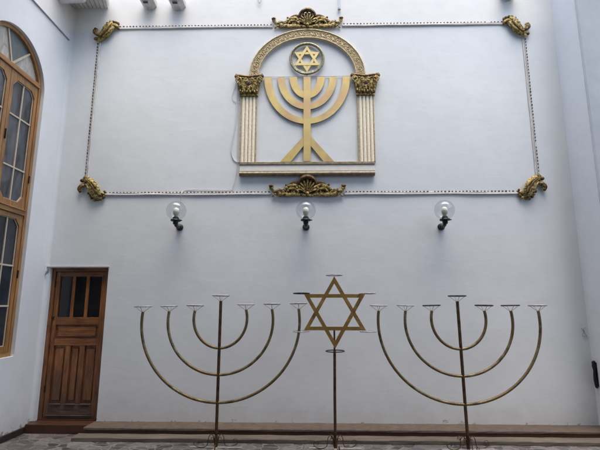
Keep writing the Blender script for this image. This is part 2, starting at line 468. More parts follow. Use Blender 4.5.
# ------------------------------------------------------------------ arched window
XW = -WX - .045       # front plane of the woodwork
w = thing('arched_window', 'tall arched window with honey-coloured wooden frame and dark panes', 'window', (XW, YC, ZB))
yl = HW - .002
def loopset(off):
    """outline offset inwards by off, local y/z (origin YC,ZB)"""
    h = ZS - ZB
    return [(-yl + off, off), (yl - off, off)] + [(y, z) for y, z in arc(0, h, yl - off, .633 - off, 0, 180, 36)]
def wp(bm, outer, x0, x1, holes=()): poly(bm, outer, -x0, -x1, holes, 'yz')
fo = .050
bm = B(); wp(bm, loopset(0), 0, .09, [loopset(fo)]); finish('window_frame', bm, 'winwood', w)
hT = 4.548 - ZB      # transom under the fanlight
h = ZS - ZB
def yat(z, off):     # half width of the opening at height z
    if z <= h: return yl - off
    q = (z - h) / (.633 - off); return (yl - off) * math.sqrt(max(0, 1 - q * q))
bm = B(); box(bm, -.075, .012, -yat(hT, fo) - .01, yat(hT, fo) + .01, hT, hT + .062, .004); 
hM = 2.755 - ZB
box(bm, -.075, .014, -yl + fo - .002, yl - fo + .002, hM, hM + .07, .005); box(bm, -.02, .030, -yl + fo, yl - fo, hM + .058, hM + .074, .004)
finish('transom', bm, 'winrail', w)
# fanlight panes between radial bars
fz = hT + .062
R1 = 1
bars = [46, 108]
def fan_pt(a):
    # ray from the middle of the transom to the frame's inner edge
    c, s_ = math.cos(math.radians(a)), math.sin(math.radians(a)); t = 0
    while True:
        t += .004
        y, z = t * c, fz + t * s_
        if abs(y) >= yat(z, fo) or z >= h + .633 - fo: return y, z
bm = B()
for a in bars:
    y, z = fan_pt(a); dy, dz = -math.sin(math.radians(a)) * .011, math.cos(math.radians(a)) * .011
    wp(bm, [(dy, fz + dz), (-dy, fz - dz if 0 else fz - dz), (y - dy, z - dz), (y + dy, z + dz)], .018, .045)
finish('fan_bar', bm, 'putty', w)
angs = [0, 46, 108, 180]; mats = ['palepane', 'greypane', 'palepane']
for k in range(3):
    a0, a1 = angs[k] + .5, angs[k + 1] - .5
    pts = [(0, fz)] + [fan_pt(a0 + (a1 - a0) * i / 12) for i in range(13)]
    bm = B(); wp(bm, pts, .036, .040); finish('fan_pane', bm, mats[k], w)
def casement(y0, y1, z0, z1, rows, chtop, chbot, pm):
    sw_ = .056
    iy0, iy1, iz0, iz1 = y0 + sw_, y1 - sw_, z0 + sw_ + .02, z1 - sw_ - (.035 if chbot else 0)
    ch = .075; chz = .085
    hole_ = [(iy0 + (ch if chbot else 0), iz0), (iy1 - (ch if chbot else 0), iz0)]
    if chbot: hole_ += [(iy1, iz0 + chz)]
    if chtop: hole_ += [(iy1, iz1 - chz), (iy1 - ch, iz1), (iy0 + ch, iz1), (iy0, iz1 - chz)]
    else: hole_ += [(iy1, iz1), (iy0, iz1)]
    if chbot: hole_ += [(iy0, iz0 + chz)]
    bm = B(); wp(bm, [(y0, z0), (y1, z0), (y1, z1), (y0, z1)], .010, .055, [hole_]); finish('casement', bm, 'winwood', w)
    bm = B(); yc = (iy0 + iy1) / 2
    box(bm, -.044, -.020, yc - .010, yc + .010, iz0, iz1, .003)
    for r in rows: box(bm, -.045, -.021, iy0, iy1, r - .011, r + .011, .003)
    # putty line round the glass
    e = .006
    cyy, czz = yc, (iz0 + iz1) / 2
    inner = [(cyy + (p[0] - cyy) * (1 - .055), czz + (p[1] - czz) * (1 - .013)) for p in hole_]
    wp(bm, hole_, .026, .040, [inner])
    finish('glazing_bar', bm, 'putty', w)
    zs = [iz0] + list(rows) + [iz1]
    for ya, yb in ((iy0, yc), (yc, iy1)):
        for za, zb in zip(zs, zs[1:]):
            bm = B(); box(bm, -.039 , -.034, ya - .012 if ya == iy0 else ya, yb + .012 if yb == iy1 else yb, za - (.012 if za == iz0 else 0), zb + (.012 if zb == iz1 else 0)); finish('pane', bm, pm, w)
g_ = .006
for y0, y1 in ((-yl + fo + .003, -g_ / 2), (g_ / 2, yl - fo - .003)):
    casement(y0, y1, hM + .076, hT - .004, [3.33 - ZB, 3.985 - ZB], True, True, 'bluepane')
    casement(y0, y1, fo + .003, hM - .004, [1.60 - ZB, 2.10 - ZB], True, False, 'pane')
bm = B(); box(bm, .001 - .09, -.02, -.02, .02, fo + .01, hM, .002); box(bm, -.09, -.02, -.02, .02, hM + .07, hT)
finish('meeting_strip', bm, 'black', w)
bm = B(); box(bm, -.14, -.10, -yl, yl, 0, h + .62)
finish('window_backing', bm, 'black', w)
bm = B()
for z in (1.95 - ZB, 3.2 - ZB): sweep(bm, [(.004, yl - fo + .004, z), (.004, yl - fo + .004, z + .10)], .009, 8)
for z in (3.62 - ZB,): box(bm, -.008, .006, .012, .028, z, z + .13, .003)
finish('hinge', bm, 'black', w, smooth=SM)

# conduit along the left wall
bm = B(); sweep(bm, [(-WX + .009, y, 5.607) for y in (-4, 0, 3, 5, 6.04)], .010, 8)
tag(finish('wall_conduit', bm, 'greycable', smooth=SM), 'thin straight grey conduit along the top of the left wall above the arched window', 'conduit')

# ------------------------------------------------------------------ moulding frame on the wall
FX0, FX1, FZ0, FZ1 = -3.235, 3.22, 3.185, 5.835
fr = thing('wall_panel_frame', 'large rectangular white moulding frame with dark beads and gilded corner ornaments', 'moulding frame', (0, WY, 3.185))
L = lambda x, z: (x, z - 3.185)
def rail(p, q, outward):
    """white half-round moulding with a row of blackened beads on the outward side"""
    (x0, z0), (x1, z1) = L(*p), L(*q)
    v = Vector((x1 - x0, 0, z1 - z0)); ln = v.length; v.normalize(); o = Vector((outward[0], 0, outward[1]))
    bm = B()
    for off, r, fl in ((-.010, .0155 if abs(v.x) > .5 else .012, .9), (.010, .008 if abs(v.x) > .5 else .007, 1.0)):
        n = int(ln / .35) + 2
        pts = []
        for i in range(n):
            t = i / (n - 1); pts.append(Vector((x0, -.006, z0)) + v * ln * t + o * (off + random.uniform(-.004, .004)) + Vector((0, random.uniform(-.004, .002), 0)))
        sweep(bm, cat(pts, 5), r, 10, flat=fl)
    c0 = Vector((x0, 0, z0)); 
    rl = finish('moulding', bm, 'whitemould', fr, smooth=SM)
    bm = B(); n = int(ln / .050); 
    for i in range(n):
        if random.random() < .02: continue
        c = c0 + v * ((i + .5) * ln / n + random.uniform(-.003, .003)) + o * .025; c.y = -.008
        rr = random.uniform(.75, 1.1)
        a, b_ = .0155 * rr, .0095 * rr
        ell(bm, c, (a if abs(v.x) > .5 else b_, .012, b_ if abs(v.x) > .5 else a), 6, 4)
    finish('bead_row', bm, 'bead', rl, smooth=SM)
rail((FX0 + .28, FZ1), (-.57, FZ1), (0, 1)); rail((.50, FZ1), (FX1 - .28, FZ1), (0, 1))
rail((FX0 + .28, FZ0), (-.56, FZ0), (0, 1)); rail((.49, FZ0), (FX1 - .28, FZ0), (0, 1))
rail((FX0, FZ0 + .14), (FX0, FZ1 - .24), (-1, 0)); rail((FX1, FZ0 + .14), (FX1, FZ1 - .24), (1, 0))

def spiral(bm, cx, cz, r0, r1, a0, turns, rad0, rad1, y=-.03, n=26, yrise=.0, flat=.8):
    pts = []
    for i in range(n):
        t = i / (n - 1); r = r0 + (r1 - r0) * t; a = math.radians(a0) + turns * 2 * PI * t
        pts.append((cx + r * math.cos(a), y - yrise * t, cz + r * math.sin(a)))
    sweep(bm, pts, lambda t: rad0 + (rad1 - rad0) * t, 7, flat=flat)
def leaf(bm, pts, r, y=-.025, bulge=.012, flat=.6):
    n = len(pts)
    P = cat([(p[0], y - bulge * math.sin(PI * i / (n - 1)), p[1]) for i, p in enumerate(pts)], 6)
    sweep(bm, P, lambda t: r * (.25 + .9 * math.sin(PI * min(1, .12 + .82 * t)) ** .8), 8, flat=flat)
def crest(x, z, sc=1.0):
    bm = B(); bd = B()
    # shell
    for i in range(9):
        a = math.radians(18 + 18 * i); c, s_ = math.cos(a), math.sin(a); ln = .13 + .07 * s_
        sweep(bm, [(c * .025, -.03, .045 + s_ * .02), (c * ln * .5, -.055, .05 + s_ * ln * .55), (c * ln * .85, -.048, .05 + s_ * ln * .9), (c * ln * .95, -.028, .05 + s_ * ln)],
              lambda t: .007 + .014 * t, 7, flat=.8)
    sweep(bd, [(.125 * math.cos(math.radians(a)), -.042 - .02 * math.sin(math.radians(a)), .165 + .115 * math.sin(math.radians(a))) for a in range(5, 176, 10)], lambda t: .016 + .016 * math.sin(PI * t), 8)
    ell(bd, (0, -.02, .19), (.10, .022, .07))
    poly(bd, [(-.42, .028), (-.2, .018), (.2, .018), (.42, .028), (.44, .06), (.33, .09), (.24, .16), (.13, .17), (.09, .24), (-.09, .24), (-.13, .17), (-.24, .16), (-.33, .09), (-.44, .06)], -.014, -.001)
    ell(bm, (0, -.05, .035), (.028, .03, .030)); ell(bm, (0, -.03, .01), (.05, .02, .02))
    for s in (-1, 1):
        q = lambda pts: [(s * p[0], p[1]) for p in pts]
        leaf(bm, q([(.04, .02), (.14, .035), (.24, .025), (.36, .03), (.46, .055), (.525, .12)]), .026)
        leaf(bm, q([(.09, .10), (.17, .155), (.26, .14), (.33, .09), (.38, .06)]), .024, -.03)
        leaf(bd, q([(.10, .17), (.16, .20), (.24, .175), (.30, .12)]), .020, -.022)
        leaf(bm, q([(.12, .06), (.18, .10), (.25, .10), (.30, .055)]), .015, -.045)
        leaf(bm, q([(.33, .075), (.40, .09), (.46, .075), (.50, .10)]), .018, -.035)
        for cx, cz, r, a0, tn in ((.20, .065, .036, 200, 1.3), (.345, .06, .032, 120, -1.3), (.505, .125, .030, 250, 1.4)):
            spiral(bm, s * cx, cz, r, .006, a0 if s > 0 else 180 - a0, tn * s, .013, .007, -.035, yrise=.015)
        ell(bd, (s * .515, -.035, .152), (.036, .026, .024)); ell(bd, (s * .30, -.03, .165), (.018, .018, .022), rot=Matrix.Rotation(s * .5, 4, 'Y'))
        for k in range(13):
            xx = .07 + .035 * k
            ell(bm, (s * xx, -.024 - .008 * (k % 2), .008 + .010 * (k % 3)), (.022, .018, .013), 8, 5, rot=Matrix.Rotation(s * (.6 - .3 * (k % 4)), 4, 'Y'))
        for xx, zz in ((.27, .075), (.42, .10), (.15, .12), (.385, .035)):
            ell(bm, (s * xx, -.042, zz), (.018, .016, .015), 8, 5)
    o = finish('crest_ornament', bm, 'gold', fr, smooth=SM, loc=(x, 0, z - 3.185))
    o2 = finish('dark_cap', bd, 'golddark', o, smooth=SM)
crest(-.035, FZ1 - .045); crest(-.037, FZ0 - .045)
def corner(x, z, sx, sz):
    """sx, sz = +1 towards the inside of the frame"""
    bm = B(); bd = B()
    q = lambda pts: [(sx * p[0], sz * p[1]) for p in pts]      # p = (along the horizontal rail, along the vertical rail)
    def rot(a): return Matrix.Rotation(-sx * sz * a, 4, 'Y')
    leaf(bm, q([(-.02, .20), (.04, .185), (.12, .12), (.17, .04), (.21, -.02), (.27, -.02)]), .052, -.03, .02, .5)
    leaf(bm, q([(.00, .165), (.07, .12), (.12, .04), (.15, -.04), (.20, -.075)]), .036, -.045, .02, .6)
    leaf(bm, q([(.03, .20), (.11, .155), (.175, .085), (.21, .02)]), .015, -.058, .02, .9)
    leaf(bm, q([(.0, .15), (.05, .09), (.09, .01), (.13, -.06)]), .014, -.050, .02, .9)
    leaf(bd, q([(.015, .19), (.09, .135), (.145, .06), (.18, -.015)]), .012, -.072, .015, .9)
    leaf(bm, q([(-.04, .21), (.0, .225), (.03, .205)]), .026, -.03)
    leaf(bd, q([(.0, .14), (-.05, .10), (-.075, .06), (-.07, .02)]), .032, -.03)
    leaf(bm, q([(.02, .12), (-.03, .11), (-.06, .085)]), .018, -.045)
    ell(bd, (sx * -.05, -.03, sz * .19), (.035, .024, .028)); ell(bd, (sx * -.07, -.035, sz * .035), (.022, .022, .03))
    spine = cat([(-.01, 0, .185), (.06, 0, .15), (.12, 0, .08), (.165, 0, .01), (.215, 0, -.045)], 4)
    for k, p in enumerate(spine):
        if k in (0, len(spine) - 1): continue
        dr = (spine[k + 1] - spine[k - 1]).normalized(); nrm = Vector((-dr.z, 0, dr.x))
        for side, ln in ((1, .050), (-1, .046)):
            a_ = p + nrm * side * .012; b2 = p + nrm * side * ln + dr * .030
            P = [(sx * (a_.x + (b2.x - a_.x) * t), -.062 + .034 * t * t, sz * (a_.z + (b2.z - a_.z) * t)) for t in (0, .35, .7, 1)]
            sweep(bm if (k + side) % 3 else bd, P, lambda t: .0075 + .006 * math.sin(PI * min(1, t * .9 + .1)), 7)
    for k, (a, b_) in enumerate(((.06, .005), (.085, -.035), (.11, -.07), (.155, -.10), (.20, -.095), (.245, -.085))):
        ell(bm if k % 2 else bd, (sx * a, -.028, sz * b_), (.026, .02, .022), 8, 5, rot=rot(.7))
    ell(bm, (sx * .265, -.03, sz * -.01), (.030, .026, .030)); ell(bd, (sx * .28, -.03, sz * -.055), (.018, .02, .032)); ell(bd, (sx * .285, -.028, sz * .02), (.016, .018, .026))
    spiral(bm, sx * -.055, sz * .055, .03, .006, 0 if sx > 0 else 180, 1.2 * sx, .011, .006, -.045)
    o = finish('corner_ornament', bm, 'gold', fr, smooth=SM, loc=(x, 0, z - 3.185))
    finish('dark_tip', bd, 'golddark', o, smooth=SM)
corner(FX0, FZ1, 1, -1); corner(FX1, FZ1, -1, -1); corner(FX0, FZ0 + .01, 1, 1); corner(FX1, FZ0 + .01, -1, 1)

# ------------------------------------------------------------------ gilded arch with pilasters
AX = -.040; AZ = 4.995
ar = thing('gilded_arch', 'cream and gold relief arch on two fluted pilasters, fixed to the white wall', 'wall arch', (AX, WY, 3.43))
la = lambda x, z: (x - AX, z - 3.43)
az = AZ - 3.43
ro, ri = .862, .728; hz = .757; hzi = .618       # outer / inner half width and rise
bm = B(); poly(bm, arc(0, az, ro, hz, 0, 180, 64) + arc(0, az, ri, hzi, 180, 0, 64), -.035, -.001); finish('arch_band', bm, 'cream', ar)
bm = B()
for r1, r2, rad in ((ro - .004, hz - .004, .013), (ro - .028, hz - .028, .006), (ri + .004, hzi + .004, .013), (ri + .026, hzi + .026, .006)):
    sweep(bm, [(x, -.038, z) for x, z in arc(0, az, r1, r2, 0, 180, 72)], rad, 8)
finish('arch_edge', bm, 'archedge', ar, smooth=SM)
bm = B(); n = 30
for i in range(n):
    a = math.radians(180 * (i + .5) / n); rx, rz = (ro + ri) / 2, (hz + hzi) / 2
    cx, cz = rx * math.cos(a), az + rz * math.sin(a); s = 1 if i % 2 else -1
    spiral(bm, cx, cz, .034, .006, math.degrees(a) + (0 if s > 0 else 180), 1.35 * s, .0085, .005, -.040, 20, .004)
    nx, nz = math.cos(a), math.sin(a)
    a2 = math.radians(180 * (i + 1) / n); px, pz = rx * math.cos(a2), az + rz * math.sin(a2)
    ell(bm, (px - s * .020 * math.cos(a2), -.036, pz - s * .020 * math.sin(a2)), (.012, .010, .022), 8, 5, rot=Matrix.Rotation(-a2 + .6 * s, 4, 'Y'))
    ell(bm, (px + s * .028 * math.cos(a2), -.036, pz + s * .028 * math.sin(a2)), (.009, .009, .014), 8, 5, rot=Matrix.Rotation(-a2 - .8 * s, 4, 'Y'))
finish('scroll_relief', bm, 'archgold', ar, smooth=SM)
def pilaster(xc):
    x, _ = la(xc, 0); z0, z1 = 3.645 - 3.43, 4.665 - 3.43
    bm = B(); box(bm, x - .122, x + .122, -.020, -.001, z0, z1, .003)
    for s in (-1, 1): box(bm, x + s * .113 - .008, x + s * .113 + .008, -.032, -.0205, z0, z1, .003)
    p = finish('pilaster', bm, 'archedge', ar)
    bm = B(); nn = 4
    for k in range(nn):
        xx = x - .079 + .158 * k / (nn - 1)
        sweep(bm, [(xx, -.022, z0 + .001), (xx, -.022, z1 - .004)], .0225, 10, flat=.75)
    finish('fluting', bm, 'cream', p, smooth=SM)
def capital(xc):
    x, _ = la(xc, 0); zt = 5.018 - 3.43
    bm = B(); bd = B()
    # bell
    z0 = 4.665 - 3.43
    poly(bm, [(x - .122, z0 + .03), (x + .122, z0 + .03), (x + .135, z0 + .14), (x + .165, z0 + .26), (x + .185, zt - .035), (x - .185, zt - .035), (x - .165, z0 + .26), (x - .135, z0 + .14)], -.045, -.001)
    box(bm, x - .135, x + .135, -.058, -.001, z0, z0 + .024, .006)
    sweep(bd, [(x - .128, -.05, z0 + .033), (x + .128, -.05, z0 + .033)], .010, 8)
    # abacus, dipping in the middle
    pts = [(x - .205, zt - .02)] + [(x + .205 * t, zt - .022 - .020 * (1 - abs(t))) for t in (-.9, -.6, -.3, 0, .3, .6, .9)] + [(x + .205, zt - .02)]
    sweep(bd, [(a, -.055 + .02 * (1 - abs(a - x) / .2), b_) for a, b_ in pts], .022, 8)
    sweep(bm, [(a, -.06 + .02 * (1 - abs(a - x) / .2), b_ - .030) for a, b_ in pts[1:-1]], .010, 8)
    for s in (-1, 1):
        spiral(bm, x + s * .150, zt - .095, .050, .008, 90, -1.5 * s, .016, .009, -.06, 30, .02)
        ell(bd, (x + s * .192, -.05, zt - .040), (.030, .03, .028)); ell(bd, (x + s * .150, -.085, zt - .095), (.013, .012, .013))
        spiral(bm, x + s * .055, zt - .105, .034, .006, 90, 1.3 * s, .012, .007, -.065, 24, .012)
        for (xa, za, xb, zb_, r) in ((.06, .03, .105, .16, .030), (.115, .03, .150, .20, .026), (.02, .03, .035, .13, .024)):
            P = cat([(x + s * xa, -.045, z0 + za), (x + s * (xa + xb) / 2, -.068, z0 + (za + zb_) * .55), (x + s * xb, -.085, z0 + zb_), (x + s * (xb + .012), -.100, z0 + zb_ - .022)], 5)
            sweep(bm, P, lambda t, r=r: r * (.9 - .45 * t), 8, flat=.55)
            sweep(bd, [(p[0] + s * r * .75, p[1] + .004, p[2]) for p in P[:-4]], .006, 6)
        for k in range(4): ell(bm, (x + s * (.025 + .032 * k), -.075, z0 + .055 + .012 * (k % 2)), (.015, .016, .024), 8, 5)
    ell(bm, (x, -.055, z0 + .10), (.030, .03, .05))
    c = finish('capital', bm, 'gold', ar, smooth=SM)
    finish('abacus', bd, 'golddark', c, smooth=SM)
    bm = B()
    for k in range(6):
        a = k * PI / 3; ell(bm, (x + .020 * math.cos(a), -.095, zt - .175 + .020 * math.sin(a)), (.017, .012, .017), 8, 5)
    ell(bm, (x, -.104, zt - .175), (.011, .011, .011)); finish('rosette', bm, 'rosette', c, smooth=SM)
for xc in (-.903, .822): pilaster(xc); capital(xc)
bx0, bx1 = la(-1.013, 0)[0], la(.925, 0)[0]
bm = B(); box(bm, bx0, bx1, -.055, -.001, .172, .196, .004); box(bm, bx0 + .003, bx1 - .003, -.050, -.001, .1965, .215, .004); finish('sill_moulding', bm, 'taupe', ar)
bm = B(); box(bm, bx0 + .004, bx1 - .004, -.044, -.001, .0805, .1715, .003); finish('sill_board', bm, 'sillwhite', ar)
bm = B(); sweep(bm, [(bx0 + .002, -.035, .040), (bx1 - .002, -.035, .040)], .034, 14, flat=1.0); box(bm, bx0, bx1, -.052, -.001, .066, .080, .003)
finish('sill_moulding', bm, 'taupe', ar, smooth=SM)

# ------------------------------------------------------------------ flat gold menorah on the wall
rm = thing('wall_menorah', 'flat golden seven-branched menorah relief inside the wall arch', 'menorah', (AX, WY, 3.655))
mz = 4.975 - 3.655
def front_back(name, shapes, y0, y1, parent, m='goldrelief', edge='goldedge'):
    bm = B()
    for s in shapes: poly(bm, s, y0, y0 + .004)
    o = finish(name, bm, m, parent)
    bm = B()
    for s in shapes:
        cx = sum(p[0] for p in s) / len(s)
        poly(bm, s, y0 + .0042, y1)
    finish('edge', bm, edge, o)
    return o
def halfring(ao, bo, ai, bi): return arc(0, mz, ao, bo, 180, 360, 48) + arc(0, mz, ai, bi, 360, 180, 48)
for ao, bo, ai, bi, dy in ((.640, .745, .530, .655, 0), (.440, .520, .335, .425, 0), (.262, .345, .152, .245, 0)):
    # each U branch is cut where the shaft passes in front
    front_back('branch', [halfring(ao, bo, ai, bi)], -.030, -.012, rm)
front_back('shaft', [[(-.052, mz), (-.052, .001), (.052, .001), (.052, mz)]], -.036, -.0125, rm)
for s in (-1, 1):
    front_back('foot', [[(s * .053, .385), (s * .053, .235), (s * .235, .001), (s * .385, .001)]], -.029, -.012, rm)

# medallion with the star
md = thing('star_medallion', 'round greenish-gold ring holding a six-pointed star above the wall menorah', 'medallion', (-.041, WY, 5.270))
bm = B()
for r_, rad in ((.250, .016), (.228, .008)): sweep(bm, [(r_ * math.cos(2 * PI * k / 64), -.034, r_ * math.sin(2 * PI * k / 64)) for k in range(64)], rad, 8, closed=True)
for k in range(60):
    a = 2 * PI * k / 60; ell(bm, (.241 * math.cos(a), -.042, .241 * math.sin(a)), (.009, .010, .013), 6, 4, rot=Matrix.Rotation(-a + .6, 4, 'Y'))
finish('ring', bm, 'ringmetal', md, smooth=SM)
def tri(R, a0, wd):
    """triangle outline with a triangular hole"""
    o = [(R * math.cos(math.radians(a0 + 120 * k)), R * math.sin(math.radians(a0 + 120 * k))) for k in range(3)]
    i = [(p[0] * (1 - 2 * wd / R), p[1] * (1 - 2 * wd / R)) for p in o]
    return o, i
bm = B()
o_, i_ = tri(.218, 90, .036); poly(bm, o_, -.036, -.020, [i_]); o_, i_ = tri(.218, -90, .036); poly(bm, o_, -.0335, -.018, [i_])
finish('star', bm, 'goldstar', md)
for za, zb in ((.215, .245), (-.245, -.215), (-.290, -.255)):
    bm = B(); sweep(bm, [(0, -.025, za), (0, -.025, zb)], .004, 6); finish('hanger', bm, 'ringmetal', md)
bm = B(); sweep(bm, [(x, WY - .012, 4.992 - .004 * (1 - ((x + .04) / .7) ** 2)) for x in (-.70, -.5, -.3, -.1, .1, .3, .5, .62)], .0032, 6)
tag(finish('stay_wire', bm, 'greycable'), 'thin taut wire across the tops of the golden wall menorah branches', 'wire')

# loose cable beside the left pilaster
bm = B()
Y = WY - .010
sweep(bm, cat([(-1.075, Y, 4.97), (-1.085, Y, 4.7), (-1.08, Y, 4.45), (-1.10, Y, 4.2), (-1.135, Y, 3.95), (-1.14, Y, 3.80), (-1.09, Y, 3.68), (-1.015, Y, 3.66)], 8), .0062, 8)
sweep(bm, cat([(-1.085, Y - .006, 4.95), (-1.13, Y, 4.80), (-1.155, Y, 4.70), (-1.13, Y, 4.61), (-1.03, Y, 4.575)], 8), .0034, 8)
sweep(bm, cat([(-1.062, Y, 4.9), (-1.055, Y, 4.4), (-1.055, Y, 3.9), (-1.05, Y, 3.68), (-1.065, Y, 3.45), (-1.11, Y, 3.28), (-1.15, Y, 3.245), (-1.6, Y, 3.250), (-1.80, Y, 3.240), (-1.83, Y - .05, 3.17), (-1.845, Y, 3.09), (-1.85, Y, 2.9), (-1.84, Y, 2.74)], 8), .0034, 8)
tag(finish('loose_cable', bm, 'cable', smooth=SM), 'pale loose cable hanging beside the left pilaster and running down to the left lamp', 'cable')

# ------------------------------------------------------------------ three globe wall lamps
def lamp():
    t = thing('globe_wall_lamp', '', 'wall lamp', (0, WY, 2.70), 'globe lamps in a row under the moulding frame')
    bm = B(); lathe(bm, [(0, 0), (.048, 0), (.050, .006), (.044, .016), (.030, .024), (.026, .045), (0, .047)], (0, -.001, 0), 24, (0, -1, 0))
    ell(bm, (0, -.045, -.004), (.042, .036, .042), 16, 10)
    finish('wall_mount', bm, 'black', t, smooth=SM)
    bm = B(); sweep(bm, cat([(0, -.04, -.005), (0, -.12, -.012), (0, -.19, -.008), (0, -.222, .008), (0, -.23, .035)], 6), .024, 10)
    finish('arm', bm, 'black', t, smooth=SM)
    bm = B(); lathe(bm, [(0, .0), (.032, .0), (.036, .020), (.036, .040), (.066, .046), (.072, .056), (.066, .066), (.044, .070), (.038, .100), (.030, .106), (0, .106)], (0, -.23, 0), 24)
    for k in range(3): sweep(bm, [(.05 * math.cos(2.1 * k), -.23 + .05 * math.sin(2.1 * k), .056), (.086 * math.cos(2.1 * k), -.23 + .082 * math.sin(2.1 * k), .056)], .008, 8)
    finish('socket', bm, 'black', t, smooth=SM)
    bm = B(); lathe(bm, [(.022, .107), (.025, .12), (.036, .140), (.040, .160), (.041, .175)], (0, -.23, 0), 20); b1 = finish('bulb', bm, 'bulbneck', t, smooth=SM)
    bm = B(); lathe(bm, [(.041, .1755), (.042, .190), (.038, .210), (.027, .226), (.012, .233), (0, .234)], (0, -.23, 0), 20); finish('bulb_dome', bm, 'bulb', b1, smooth=SM)
    R_ = .134; cz = .066 + R_ * .93
    prof = [(R_ * math.sin(math.radians(a)), cz - R_ * math.cos(math.radians(a))) for a in range(22, 181, 6)]
    prof[-1] = (0, cz + R_)
    bm = B(); lathe(bm, prof, (0, -.23, 0), 36); finish('glass_globe', bm, 'glass', t, smooth=3.1)
    return t
l0 = lamp()
for i, (x, lab) in enumerate(((-1.841, 'leftmost of the three clear glass globe lamps on black brackets, nearest the door'),
                              (-.057, 'clear glass globe lamp on black bracket, directly below the lower gilded crest'),
                              (1.828, 'rightmost of the three clear glass globe lamps, above the right standing menorah'))):
    o = l0 if i == 0 else copy_tree(l0)
    o.location.x = x; o['label'] = lab
    o.rotation_euler.z = (0.03, 0, -.05)[i]
l0['label'] = 'leftmost of the three clear glass globe lamps on black brackets, nearest the door'

# ------------------------------------------------------------------ free-standing menorahs
def cup(parent, x, z, m='ringsteel', R_=.100, tiltx=0):
    bm = B()
    pts = [(R_ * math.cos(2 * PI * k / 32), R_ * math.sin(2 * PI * k / 32), .062) for k in range(32)]
    sweep(bm, pts, .0082, 8, closed=True)
    c = finish('candle_ring', bm, m, parent, smooth=SM, loc=(x, 0, z))
    bm = B()
    for k in range(4):
        a = PI / 4 + k * PI / 2 if 0 else k * PI / 2
        sweep(bm, [(.010 * math.cos(a), .010 * math.sin(a), -.004), (R_ * .99 * math.cos(a), R_ * .99 * math.sin(a), .060)], .0026, 6)
    finish('ring_strut', bm, 'wire', c)
    c.rotation_euler = (random.uniform(-.03, .03), random.uniform(-.025, .025), 0)
    return c
def feet(parent):
    for k in range(4):
        a = math.radians(8 + 90 * k); c, s_ = math.cos(a), math.sin(a)
        bm = B()
        prof = [(.018, .02), (.022, .09), (.040, .135), (.065, .140), (.085, .115), (.092, .07), (.10, .03), (.13, .012), (.18, .010), (.225, .022), (.250, .050), (.240, .082), (.212, .088), (.196, .066), (.208, .046)]
        sweep(bm, cat([(r * c, r * s_, z) for r, z in prof], 5), .0046, 7)
        prof = [(.060, .095), (.050, .110), (.034, .105), (.026, .085), (.034, .065), (.050, .060)]
        sweep(bm, cat([(r * c, r * s_, z) for r, z in prof], 4), .0038, 6)
        finish('scroll_foot', bm, 'rust', parent, smooth=SM)
    bm = B(); box(bm, -.30, .30, -.022, .022, .001, .007, .002); box(bm, -.022, .022, -.26, -.0225, .001, .0068, .002)
    finish('foot_bar', bm, 'steel', parent)
TZ = 1.555
def arms(t, tilt, cupm):
    for a, b, zc in ((.962, .935, 1.425), (.640, .632, 1.435), (.325, .350, 1.460)):
        bm = B()
        over = math.degrees(math.asin(min(.95, (TZ - zc) / b)))
        P = [(a * math.cos(math.radians(q)), 0, zc + b * math.sin(math.radians(q)) - TZ) for q in [180 - over + (180 + 2 * over) * i / 60 for i in range(61)]]
        sweep(bm, P, .0172, 10)
        o = finish('branch', bm, 'brass', t, smooth=SM, loc=(0, 0, TZ)); o.rotation_euler.y = tilt
        xe = a * math.cos(math.radians(over))
        for s in (-1, 1):
            cc = cup(t, s * xe, TZ + .002, cupm[0] if random.random() < .6 else cupm[1])
            cc.location.z += -s * xe * math.sin(tilt)
            cc.rotation_euler.y += tilt
def menorah(x, y, tilt, armtilt, label, seed, cupm):
    random.seed(seed)
    t = thing('standing_menorah', label, 'menorah', (x, y, 0), 'standing metal menorahs in front of the wall')
    bm = B(); sweep(bm, [(0, 0, z) for z in (.004, .5, 1.0, 1.4, 1.668)], .0185, 12); finish('pole', bm, 'rust', t, smooth=SM)
    cup(t, 0, 1.670, cupm[0])
    arms(t, armtilt, cupm); feet(t)
    t.rotation_euler.y = tilt
    return t
MY = 5.45
menorah(-1.093, MY, 0, math.radians(-1.25), 'standing seven-branched brass tube menorah nearer the wooden door, left of the star', 11, ('ringsteel', 'ringsteel'))
menorah(1.80, MY, math.radians(-.80), math.radians(.70), 'standing seven-branched brass tube menorah right of the star, leaning slightly left', 5, ('ringdark', 'ringsteel'))

# ------------------------------------------------------------------ star on a pole
random.seed(4)
t = thing('star_stand', 'brass six-pointed star on a thin pole between the two standing menorahs', 'star stand', (.285, MY, 0))
bm = B(); sweep(bm, [(0, 0, .004), (0, 0, .55), (.005, 0, 1.10)], .0165, 12); finish('pole', bm, 'rust', t, smooth=SM)
bm = B(); sweep(bm, [(.004, .012, 1.10), (.004, .012, 1.325)], .011, 10); finish('inner_rod', bm, 'rust', t, smooth=SM)
SR = .430; cx, cz = .010, 1.537
bm = B()
for a0, dy in ((90, 0), (-90, .0012)):
    o_, i_ = tri(SR, a0, .043)
    o_ = [(cx + p[0], cz + p[1]) for p in o_]; i_ = [(cx + p[0], cz + p[1]) for p in i_]
    # slightly blunted tips
    poly(bm, o_, -.018 + dy, .012 + dy, [i_])
finish('star', bm, 'starbrass', t)
def flat_ring(x, z, m, R_=.098):
    bm = B(); pts = [(R_ * math.cos(2 * PI * k / 36), R_ * math.sin(2 * PI * k / 36), 0) for k in range(36)]
    sweep(bm, pts, .0065, 8, closed=True)
    if R_ < .1: sweep(bm, [(-R_, 0, 0), (R_, 0, 0)], .004, 6); sweep(bm, [(0, -R_, 0), (0, R_, 0)], .004, 6)
    o = finish('candle_ring', bm, m, t, smooth=SM, loc=(x, 0, z)); o.rotation_euler = (random.uniform(-.03, .03), random.uniform(-.015, .015), 0)
